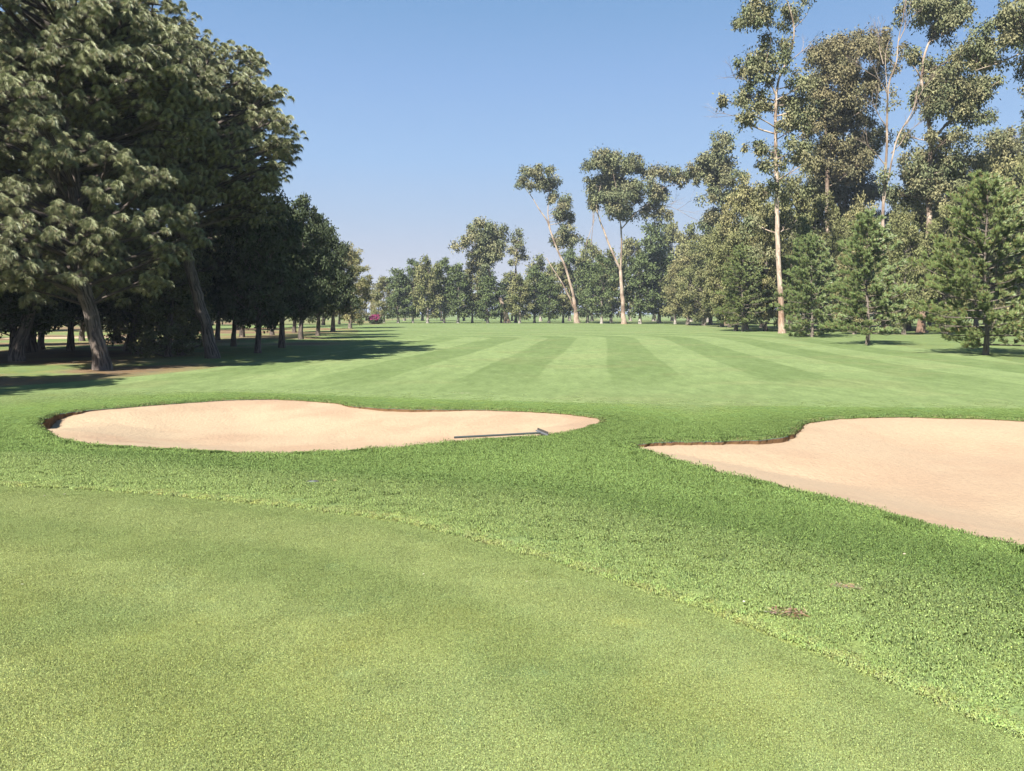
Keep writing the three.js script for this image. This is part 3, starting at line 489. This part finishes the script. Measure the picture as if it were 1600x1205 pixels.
  t = gum(S, 4206, [[[1135, 508, .7], [1134, 400, .5], [1128, 320, .4], [1122, 260, .28], [1128, 220, .1]]], [[1129, 217, 11, 8], [1122, 237, 12, 9], [1105, 258, 22, 10], [1084, 262, 10, 6], [1132, 265, 14, 9], [1112, 278, 17, 10], [1139, 285, 15, 10], [1112, 309, 15, 10], [1136, 320, 14, 12], [1120, 345, 18, 12]], 6, { n: 56, blobs: 1, blob: .85, len: .5, wid: .24 });
  stand(t, 'gum_tree', 40.8, 150, 'gum tree with lopsided dark crown left of the slender tall gum', 'tree', gums);
  const z5 = (x, y) => [780 + x / 3.767, 220 + y / 3.767], q5 = L => L.map(([x, y, a, b]) => b === undefined ? [...z5(x, y), a] : [...z5(x, y), a / 3.767, b / 3.767]);
  S = { ux: 975, uy: 505.5, m: .1375 };
  t = gum(S, 4207, [q5([[735, 1075, .95], [730, 990, .75], [722, 860, .62], [715, 760, .58]]), q5([[715, 760, .45], [660, 640, .38], [620, 540, .32], [590, 460, .26], [572, 380, .18], [600, 250, .08]]), q5([[715, 760, .4], [718, 640, .34], [715, 520, .28], [705, 440, .2], [690, 300, .12], [660, 160, .05]]), q5([[715, 520, .24], [760, 470, .2], [820, 410, .17], [880, 370, .12], [960, 280, .06]])],
    q5([[620, 88, 70, 30], [545, 155, 45, 26], [700, 140, 75, 45], [800, 150, 26, 55], [640, 240, 75, 45], [750, 250, 70, 50], [550, 250, 36, 32], [600, 325, 60, 40], [700, 340, 70, 42], [785, 320, 50, 42], [660, 400, 50, 32], [755, 420, 45, 34], [560, 360, 24, 30], [910, 195, 52, 30], [1000, 205, 50, 30], [1090, 240, 42, 28], [885, 290, 34, 40], [940, 320, 48, 42], [905, 400, 44, 42], [960, 430, 36, 42]]), 7, { n: 56, blobs: .85, blob: .9, len: .52, wid: .25, dead: [[(1030 - 975) * .1375, (505 - 320) * .1375, 0, 1, -.2, 0, 5, .08], [(1010 - 975) * .1375, (505 - 330) * .1375, 0, 1, .3, 0, 5, .08]] });
  stand(t, 'gum_tree', 24, 169, 'big gum tree with white forked trunk in the middle of the far row', 'tree', gums);
  S = { ux: 901, uy: 505.5, m: .146 };
  t = gum(S, 4208, [q5([[458, 1075, 1.1], [445, 980, .8], [432, 900, .5], [390, 750, .42], [340, 640, .38], [300, 530, .33], [285, 480, .28], [232, 400, .2], [190, 330, .13], [150, 280, .06]]), q5([[300, 530, .25], [285, 430, .19], [290, 340, .13], [300, 260, .06]]), q5([[445, 1000, .35], [400, 900, .3], [350, 810, .24], [310, 750, .2], [275, 690, .12]])],
    q5([[180, 195, 50, 26], [118, 245, 32, 26], [260, 185, 50, 26], [322, 230, 34, 26], [280, 270, 34, 30], [205, 270, 40, 18], [322, 340, 34, 32], [380, 375, 38, 36], [345, 430, 32, 30], [405, 445, 38, 30], [385, 545, 50, 38], [440, 590, 34, 32], [350, 590, 36, 30]]), 5, { n: 48, blobs: .9, blob: .8, len: .52, wid: .24, dead: [[(915 - 901) * .146, 17, -2, .3, 1, 0, 6, .09], [(925 - 901) * .146, 18, -2, .1, 1, 0, 6, .09]] });
  stand(t, 'gum_tree', 14.8, 180, 'gum tree leaning steeply left with a thin high crown', 'tree', gums);
  const z4 = L => L.map(([x, y, a, b]) => b === undefined ? [560 + x / 5.333, 330 + y / 5.333, a] : [560 + x / 5.333, 330 + y / 5.333, a / 5.333, b / 5.333]);
  S = { ux: 792, uy: 505, m: .1461 };
  t = gum(S, 4209, [z4([[1238, 933, 1.3], [1230, 860, 1], [1190, 750, .7], [1120, 600, .55], [1080, 450, .4], [1060, 330, .2], [1050, 180, .08]])], z4([[1050, 130, 50, 34], [960, 160, 42, 34], [1110, 160, 44, 42], [1208, 180, 30, 38], [880, 240, 50, 28], [1000, 240, 70, 42], [1130, 240, 70, 42], [830, 280, 28, 20], [1060, 320, 75, 34], [1180, 300, 42, 34], [960, 370, 42, 30], [1060, 390, 75, 42], [1150, 400, 50, 42], [1060, 460, 55, 34]]), 7, { n: 60, blobs: .9, blob: .95, len: .55, wid: .27 });
  stand(t, 'gum_tree', -1.2, 180, 'gum tree with domed crown rising above the far row, left of the leaning gum', 'tree', gums);
  S = { ux: 806, uy: 505, m: .155 };
  t = gum(S, 4210, [z4([[1312, 930, .6], [1312, 700, .45], [1312, 560, .4], [1315, 420, .25], [1335, 220, .08]])], z4([[1345, 195, 42, 26], [1300, 260, 30, 26], [1350, 280, 36, 30], [1310, 340, 40, 34], [1360, 390, 36, 30], [1300, 430, 34, 26]]), 4, { n: 46, blobs: .9, blob: .8, len: .5, wid: .24 });
  stand(t, 'gum_tree', .9, 191, 'slim pale-trunked gum tree between the domed gum and the leaning gum', 'tree', gums);
}
console.log('gums done');
// --- broad-leaved trees: a few grown, the rest copies at their own places
function leafy({ seed, h, w, clear, cols, n, len, wid, barkM, tint, shape = 'round', blobs = 1.2, blob = .7, count = 26 }) {
  const r = rng(seed), cl = [];
  for (let i = 0; i < count; i++) {
    const t = (i + .5) / count, y = lerp(clear, h, t), prof = shape === 'cone' ? Math.pow(1 - t, .55) * (.75 + .25 * r()) : Math.sqrt(Math.max(.05, 1 - (2 * t - .92) ** 2)), a = i * 2.4 + r(), R = w * prof * (.35 + .5 * Math.sqrt(r()));
    const s = (.30 + .16 * r()) * w * (.6 + .4 * prof); cl.push([Math.cos(a) * R, y - s * .3, Math.sin(a) * R, s, s * .75, s]);
  }
  const lx = (r() - .5) * .8, tr = [[0, 0, 0, .028 * h], [lx * .3, clear * .8, 0, .02 * h], [lx, h * .5, (r() - .5) * .6, .013 * h], [lx * 1.2, h * .85, 0, .003 * h]];
  return growTree({ seed: seed + 1, bark: barkM, trunks: [tr], clumps: cl, blobs, blob, leaf: { n, len, wid, droop: .15, cols }, tint, sag: .02 });
}
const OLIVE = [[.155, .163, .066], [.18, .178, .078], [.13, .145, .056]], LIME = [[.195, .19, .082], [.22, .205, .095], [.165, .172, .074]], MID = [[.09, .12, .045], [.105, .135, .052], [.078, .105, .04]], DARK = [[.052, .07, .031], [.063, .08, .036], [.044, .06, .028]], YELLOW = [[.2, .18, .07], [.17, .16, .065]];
const lime = V0 => V0.y < 1.25 ? [1.7, 1.85, 2] : WHITE;         // trunks limewashed to chest height
const P = {
  farOlive: [1, 2].map(k => leafy({ seed: 5000 + k * 10, h: 14, w: 4.4, clear: 2.6, cols: OLIVE, n: 90, len: .5, wid: .3, barkM: M.barkGrey, tint: lime, blobs: 1.2, blob: .95 })),
  farMid: [1, 2].map(k => leafy({ seed: 5100 + k * 10, h: 15, w: 4.4, clear: 2.4, cols: MID, n: 90, len: .5, wid: .3, barkM: M.barkGrey, tint: lime, blobs: 1.2, blob: .95, shape: k > 1 ? 'cone' : 'round' })),
  olive: [1, 2, 3].map(k => leafy({ seed: 5200 + k * 10, h: 15, w: 4.6, clear: 1.8, cols: k > 1 ? OLIVE : LIME, n: 125, len: .34, wid: .2, barkM: M.barkGrey, blobs: 2, blob: .74, count: 38 })),
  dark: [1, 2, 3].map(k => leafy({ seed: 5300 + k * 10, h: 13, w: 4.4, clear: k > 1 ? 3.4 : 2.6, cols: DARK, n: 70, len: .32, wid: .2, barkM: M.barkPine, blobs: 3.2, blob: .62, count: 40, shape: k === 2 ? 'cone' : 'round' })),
  hang: [1, 2].map(k => leafy({ seed: 5400 + k * 10, h: 11, w: 3.2, clear: 1, cols: [[.14, .14, .058], [.12, .13, .055], [.08, .095, .04]], n: 80, len: .26, wid: .14, barkM: M.barkPine, blobs: 4, blob: .5, count: 34, shape: 'cone' })),
  yellow: [1].map(k => leafy({ seed: 5500, h: 12, w: 4, clear: 1.5, cols: YELLOW, n: 40, len: .55, wid: .32, barkM: M.barkGrey, blobs: .85, blob: .9 })),
};
const sizeOf = new Map(); for (const k in P) P[k].forEach(o => { const b = new THREE.Box3().setFromObject(o), s = b.getSize(V()); sizeOf.set(o, [s.y, (s.x + s.z) / 4]); });
let turnCount = 0;
// px-free survey: bearing b = x / distance, distance d, top height above the eye over distance e, half-width over distance w
function plant(kind, name, [b, d, e, w], label, group) {
  const list = P[kind], src = list[turnCount++ % list.length], [h0, w0] = sizeOf.get(src), o = src.clone(), x = b * d, h = e * d + 2.2, sw = w * d * 1.28 / w0;
  o.scale.set(sw, h / h0, sw); o.rotation.y = turnCount * 2.1; return stand(o, name, x, d, label, 'tree', group);
}
const f = 1232, row = list => list.map(([px, d, top, hw]) => [(px - 800) / f, d, (490 - top) / f, hw / f]);
row([[600, 186, 428, 20], [622, 182, 416, 20], [645, 184, 402, 20], [668, 180, 396, 22], [694, 183, 400, 21], [716, 179, 408, 21], [738, 184, 402, 22], [762, 178, 428, 20], [783, 182, 440, 18], [812, 178, 425, 20], [835, 182, 412, 22], [858, 178, 430, 20], [880, 186, 405, 22], [918, 182, 405, 24], [940, 176, 395, 24], [955, 190, 385, 26], [1000, 172, 392, 30], [1030, 178, 385, 28], [1055, 168, 408, 24]])
  .forEach((a, i) => plant(i % 3 ? 'farMid' : 'farOlive', 'broadleaf_tree', a, `${ORD[i]} green leafy tree from the pink bush along the far side of the fairway`, 'far row of leafy trees'));
row([[572, 235, 446, 18], [592, 230, 436, 18], [632, 226, 430, 22], [660, 232, 412, 24], [690, 225, 425, 22], [725, 230, 430, 24], [760, 224, 420, 24], [800, 228, 420, 24], [845, 222, 395, 26], [890, 228, 385, 26], [925, 220, 370, 26], [985, 225, 365, 28], [1022, 215, 342, 28], [1050, 222, 338, 28], [1080, 210, 345, 28], [1105, 200, 335, 28], [1140, 205, 355, 30]])
  .forEach((a, i) => plant(i < 2 ? 'yellow' : i % 3 ? 'farOlive' : 'farMid', 'broadleaf_tree', a, `${ORD[i]} tree from the left in the back row behind the far leafy trees`, 'back row of far trees'));
row([[1075, 160, 395, 30], [1100, 150, 370, 32], [1128, 135, 350, 30], [1165, 108, 285, 38], [1235, 112, 280, 36], [1285, 104, 310, 34], [1345, 104, 315, 34], [1420, 106, 300, 36], [1490, 100, 285, 40], [1555, 97, 245, 44], [1620, 98, 250, 44], [1150, 98, 365, 34], [1196, 97, 335, 30], [1325, 96, 350, 34], [1402, 95, 345, 34], [1470, 94, 340, 36], [1412, 80, 338, 32], [1478, 82, 322, 34], [1335, 79, 380, 28]]).map(([b, d, e, w]) => [b, d, e * 1.1, w * 1.1])
  .forEach((a, i) => plant('olive', 'broadleaf_tree', a, i < 11 ? `olive green tree behind the young pines, ${ORD[i]} from the left of the tall ones` : `lower olive tree just behind the young pines, ${ORD[i - 11]} from the left`, 'olive trees behind the young pines'));
row([[1190, 124, 282, 34], [1262, 122, 285, 36], [1318, 120, 298, 36], [1385, 122, 320, 34], [1452, 118, 285, 36], [1525, 116, 262, 38], [1590, 115, 255, 40], [1140, 128, 318, 32]]).forEach((a, i) => plant('olive', 'broadleaf_tree', a, `olive tree in the second line behind the young pines, ${ORD[i]} counted rightwards`, 'second line of olive trees'));
row([[1110, 170, 400, 36], [1170, 160, 380, 38], [1225, 165, 370, 38], [1290, 155, 370, 40], [1350, 160, 370, 40], [1410, 150, 380, 40], [1475, 155, 370, 42], [1540, 150, 365, 42], [1600, 150, 370, 42]])
  .forEach((a, i) => plant(i % 2 ? 'olive' : 'dark', 'broadleaf_tree', a, `${ORD[i]} tree from the left at the back of the right grove`, 'back of the right grove'));
// left grove
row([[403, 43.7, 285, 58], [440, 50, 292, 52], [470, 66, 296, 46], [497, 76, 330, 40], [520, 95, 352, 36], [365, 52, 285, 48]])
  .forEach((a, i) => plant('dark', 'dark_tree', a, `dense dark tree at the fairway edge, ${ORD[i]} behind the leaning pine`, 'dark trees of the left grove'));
row([[547, 118, 376, 32]]).forEach(a => plant('olive', 'broadleaf_tree', a, 'round sunlit tree at the far end of the left grove, against the sky', 'left grove'));
row([[262, 40, 355, 50], [283, 41.5, 330, 52], [215, 44, 345, 46]]).forEach((a, i) => plant('hang', 'cypress_tree', a, `olive cypress with hanging sprays between the two great pines, ${ORD[i]} of three`, 'cypresses between the great pines'));
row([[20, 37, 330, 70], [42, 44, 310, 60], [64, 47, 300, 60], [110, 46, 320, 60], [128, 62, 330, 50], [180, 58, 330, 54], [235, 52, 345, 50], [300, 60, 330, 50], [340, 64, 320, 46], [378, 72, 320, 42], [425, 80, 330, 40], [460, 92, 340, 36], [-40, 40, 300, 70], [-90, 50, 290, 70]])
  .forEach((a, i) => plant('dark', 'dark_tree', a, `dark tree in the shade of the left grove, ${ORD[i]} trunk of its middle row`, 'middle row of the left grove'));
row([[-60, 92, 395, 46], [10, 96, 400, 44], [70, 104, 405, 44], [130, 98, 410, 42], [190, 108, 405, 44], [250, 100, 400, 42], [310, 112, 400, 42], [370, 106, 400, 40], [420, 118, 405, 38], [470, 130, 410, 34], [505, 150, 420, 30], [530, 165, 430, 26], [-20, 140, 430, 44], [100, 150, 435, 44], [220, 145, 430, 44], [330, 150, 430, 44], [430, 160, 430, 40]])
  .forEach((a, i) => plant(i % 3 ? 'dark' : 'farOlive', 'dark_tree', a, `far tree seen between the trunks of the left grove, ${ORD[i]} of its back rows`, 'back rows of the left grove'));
// --- young pines on the right
function youngPine(seed, h, w, clear, tone) {
  const r = rng(seed), root = new THREE.Group(), wood = [], L = new Leaves(), lean = (r() - .5) * .4;
  const axis = y => V(lean * (y / h) ** 2, y, .15 * Math.sin(y));
  const tuft = (p, dir, s) => { for (let i = 0; i < 44; i++) { const d = inBall(r).normalize().multiplyScalar(.85).add(dir).add(V(0, .25, 0)).normalize(), v = .7 + .6 * r(), c = r() < .1 ? [.16, .10, .045] : tone[i % tone.length]; L.needle(p.clone().addScaledVector(dir, -.16 * r()), d, (.13 + .1 * r()) * s, .02 * s, .03, c.map(q => q * v)); } };
  const nW = Math.round(h * 2.2);
  for (let k = 0; k < nW; k++) {
    const t = k / nW, y = lerp(clear, h * .97, Math.pow(t, .95)), nb = 4 + Math.floor(r() * 3), a0 = r() * 6.28, reach = w * Math.pow(1 - t, .62) * (t < .12 ? .8 : 1);
    for (let b = 0; b < nb; b++) {
      const a = a0 + b / nb * 6.283 + (r() - .5) * .7, R = reach * (.5 + .6 * r()) + .2, up = lerp(-.05, .75, t) + (r() - .5) * .25, d = V(Math.cos(a), up, Math.sin(a)).normalize(), A = axis(y);
      const B = A.clone().addScaledVector(d, R * .55), E2 = A.clone().addScaledVector(d, R); E2.y += R * .12;
      wood.push(tube([[A, .012 + R * .01], [B, .01 + R * .006], [E2, .006]], 4));
      const nt = Math.max(3, Math.round(R * 7));
      for (let q = 0; q < nt; q++) {
        const u = lerp(.28, 1, (q + r()) / nt), p = A.clone().lerp(E2, u); if (q % 5) { const off = inBall(r).multiplyScalar(.16 + R * .14 * (1.2 - u)); off.y = Math.abs(off.y) * .9; const p2 = p.clone().add(off); wood.push(tube([[p, .006], [p2, .004]], 3)); p.copy(p2); }
        tuft(p, d.clone().add(V(0, .5, 0)).add(inBall(r).multiplyScalar(.5)).normalize(), 1.4);
      }
    }
  }
  tuft(axis(h), V(0, 1, 0), 1.4);
  const tr = []; for (let i = 0; i <= 8; i++) { const y = h * i / 8; tr.push([axis(y), lerp(.013 * h + .02, .012, Math.pow(i / 8, .8))]); }
  mesh('trunk', tube(tr, 9, WHITE && (() => WHITE), .3), M.barkGrey, root); mesh('branches', mergeGeometries(wood), M.barkGrey, root).userData = { kind: 'stuff' }; mesh('needles', L.build(), M.needle, root);
  return root;
}
const YP = [[.155, .21, .072], [.178, .228, .084], [.13, .188, .064]], YP2 = [[.18, .218, .075], [.15, .2, .066], [.125, .172, .058]];
for (const [x, d, h, w, cl, seed, tone, lab] of [
  [25.05, 41.7, 9.6, 4.6, .6, 6001, YP2, 'largest young pine, bushy and bright green, nearest at the right edge'],
  [24.8, 55, 9.4, 3.5, .9, 6002, YP, 'young pine with a bare pale foot and thin crown, left of the largest young pine'],
  [27.4, 72, 9.6, 3.8, .25, 6003, YP, 'young pine branched down to the grass, right of the slender tall gum'],
  [27.5, 94, 10.6, 4, 1, 6004, YP2, 'leftmost young pine, standing left of the slender tall gum'],
  [33.2, 90, 13.5, 2.2, 3, 6005, YP, 'thin young pine whose bright top shows beside the slender tall gum'],
  [35.2, 47, 8.8, 3.8, .8, 6006, YP2, 'young pine mostly outside the right edge of the view']]) stand(youngPine(seed, h, w, cl, tone), 'young_pine', x, d, lab, 'tree', 'young pines on the right');
// --- flowering bush
{
  const root = new THREE.Group(), r = rng(7001), L = new Leaves(), Fl = new Leaves(), wood = [];
  for (let i = 0; i < 1500; i++) { const q = inBall(r), p = V(q.x * 1.7, 1 + q.y * 1.1, q.z * 1.7), pink = q.y > -.05 && q.x < .55 && q.length() > .6; (pink && r() < .75 ? Fl : L).add(p, inBall(r).normalize(), inBall(r).add(q).normalize(), .3, .2, pink ? [.2 + .08 * r(), .04, .11] : MID[i % 3]); }
  for (let i = 0; i < 14; i++) { const q = inBall(r); wood.push(tube([[V(q.x * .2, -.05, q.z * .2), .04], [V(q.x * 1.4, 1 + q.y * .6, q.z * 1.4), .01]], 4)); }
  mesh('stems', mergeGeometries(wood), M.barkGrey, root).userData = { kind: 'stuff' }; mesh('foliage', L.build(), M.leaf, root); mesh('flowers', Fl.build(), M.leaf, root).userData = { kind: 'stuff' };
  stand(root, 'flowering_bush', -29.5, 171, 'rounded bush covered in magenta flowers at the far end of the fairway', 'bush');
}

scene.fog = new THREE.FogExp2(0xcdd9ea, .00025);
// ---------------------------------------------------------------- small things
M.metal = new THREE.MeshStandardMaterial({ color: new THREE.Color(.12, .13, .145), roughness: .7, metalness: .2 });
M.handle = new THREE.MeshStandardMaterial({ color: new THREE.Color(.035, .045, .045), roughness: .6 });
M.plastic = new THREE.MeshStandardMaterial({ color: new THREE.Color(.045, .042, .036), roughness: .9 });
{                                                            // bunker rake lying on the lip, handle to the left
  const a = V(-.98, 0, -13.5), b = V(.5, 0, -13.98), g = new THREE.Group(); g.name = 'bunker_rake';
  a.y = Hbase(-.98, 13.5) + .06; b.y = Hbase(.5, 13.98) + .06;
  g.position.copy(b); const A = a.clone().sub(b), dir = A.clone().normalize(), side = V(-dir.z, 0, dir.x).normalize();
  mesh('handle', tube([[A, .019], [A.clone().multiplyScalar(.5), .018], [V(0, 0, 0), .018]], 10), M.handle, g);
  mesh('grip', tube([[A.clone().addScaledVector(dir, .01), .018], [A.clone().addScaledVector(dir, -.2), .018]], 10), M.plastic, g);
  const head = new THREE.Group(); head.name = 'head'; g.add(head);
  const bar = mesh('crossbar', new THREE.BoxGeometry(.56, .022, .03), M.metal, head); bar.position.copy(dir).multiplyScalar(-.03); bar.quaternion.setFromUnitVectors(V(1, 0, 0), side);
  const blade = mesh('smoothing_blade', new THREE.BoxGeometry(.54, .04, .012), M.plastic, head); blade.position.copy(dir).multiplyScalar(-.05).add(V(0, .03, 0)); blade.quaternion.setFromUnitVectors(V(1, 0, 0), side);
  for (let i = 0; i < 11; i++) { const q = side.clone().multiplyScalar(-.25 + .05 * i).addScaledVector(dir, -.04); mesh('tine', tube([[q.clone().add(V(0, -.01, 0)), .007], [q.clone().addScaledVector(dir, -.02).add(V(0, -.06, 0)), .004]], 6), M.metal, head); }
  scene.add(g); tag(g, 'bunker rake with dark handle lying on the near edge of the left bunker', 'rake');
}
{
  const x = -1.99, d = 7.85, g = new THREE.Group(); g.name = 'sprinkler_head'; g.position.set(x, H(x, d) + .006, -d); g.scale.setScalar(.8);
  mesh('housing', new THREE.LatheGeometry([[.052, -.04], [.085, -.04], [.085, .008], [.078, .012], [.052, .012], [.05, .0], [.05, -.04]].map(p => new THREE.Vector2(...p)), 28), M.plastic, g);
  mesh('cap', new THREE.LatheGeometry([[0, .014], [.03, .014], [.047, .01], [.047, -.03], [0, -.03]].map(p => new THREE.Vector2(...p)), 24), M.metal, g);
  scene.add(g); tag(g, 'round grey sprinkler head set flush in the rough before the left bunker', 'sprinkler');
}
const litter = (name, x, d, n, rad, cols, L0, label, y0 = H(x, d), flat = .5) => { const r = rng(Math.round(x * 100 + d * 31)), L = new Leaves(); for (let i = 0; i < n; i++) { const a = r() * 6.283, R = rad * Math.sqrt(r()); L.add(V(Math.cos(a) * R * 1.5, .004 + .008 * r(), Math.sin(a) * R * .8), V(r() - .5, (r() - .5) * flat, r() - .5).normalize(), V(r() - .5, 1.4, r() - .5).normalize(), L0 * (.6 + .8 * r()), L0 * .22, cols[i % cols.length].map(q => q * (.7 + .6 * r()))); } const m = mesh(name, L.build(), M.leaf, scene); m.position.set(x, y0 + .008, -d); return m; };
tag(litter('dead_grass', 1.5, 4.3, 110, .075, [[.22, .15, .09], [.15, .10, .06], [.3, .23, .14]], .035, 'x', undefined, .12), 'small patch of brown dead grass just outside the edge of the green', 'dead grass', null, 'stuff');
tag(litter('dead_grass_001', 2.05, 4.85, 120, .07, [[.3, .25, .15], [.26, .21, .12]], .03, 'x', undefined, .1), 'faint straw coloured patch in the grass beyond the brown one', 'dead grass', null, 'stuff');
function fallenLeaf(x, d, s, col, label) {
  const g = (s *= .45, new THREE.PlaneGeometry(s * 1.6, s, 6, 4)), p = g.attributes.position; for (let i = 0; i < p.count; i++) { const u = p.getX(i) / (s * .8), v = p.getY(i) / (s / 2); p.setXYZ(i, p.getX(i), s * .28 * v * v + s * .12 * u * u, p.getY(i) * Math.sqrt(Math.max(.02, 1 - u * u * .96))); } g.computeVertexNormals();
  const m = mesh('fallen_leaf', g, new THREE.MeshStandardMaterial({ color: new THREE.Color(...col), roughness: .9, side: THREE.DoubleSide }), scene); m.name = numbered('fallen_leaf'); const s2 = green.sdf(x, d) < 0; m.position.set(x, (s2 ? Hbase(x, d) : H(x, d) + .02) + .004, -d); m.rotation.y = x * 37; tag(m, label, 'leaf', 'fallen leaves on the turf');
}
fallenLeaf(3.25, 6.53, .045, [.42, .33, .25], 'curled pale dead leaf in the dark rough near the right bunker');
fallenLeaf(-.56, 4.98, .022, [.42, .42, .26], 'tiny pale leaf near the middle of the green');
fallenLeaf(.09, 4.85, .02, [.42, .42, .24], 'tiny pale leaf on the green close to its curved edge');
fallenLeaf(-2.97, 4.78, .02, [.4, .42, .28], 'tiny pale leaf on the green at the left side of the view');
fallenLeaf(-4.2, 7.08, .03, [.42, .4, .26], 'left one of two pale leaves at the far left of the green');
fallenLeaf(-4.05, 7.13, .03, [.42, .4, .26], 'right one of two pale leaves at the far left of the green');
fallenLeaf(1.3, 4.42, .03, [.5, .47, .36], 'whitish leaf scrap in the grass beside the brown patch');
fallenLeaf(-1.78, 7.92, .05, [.4, .36, .16], 'yellowish leaf in the rough beside the sprinkler head');

renderer.render(scene, camera);
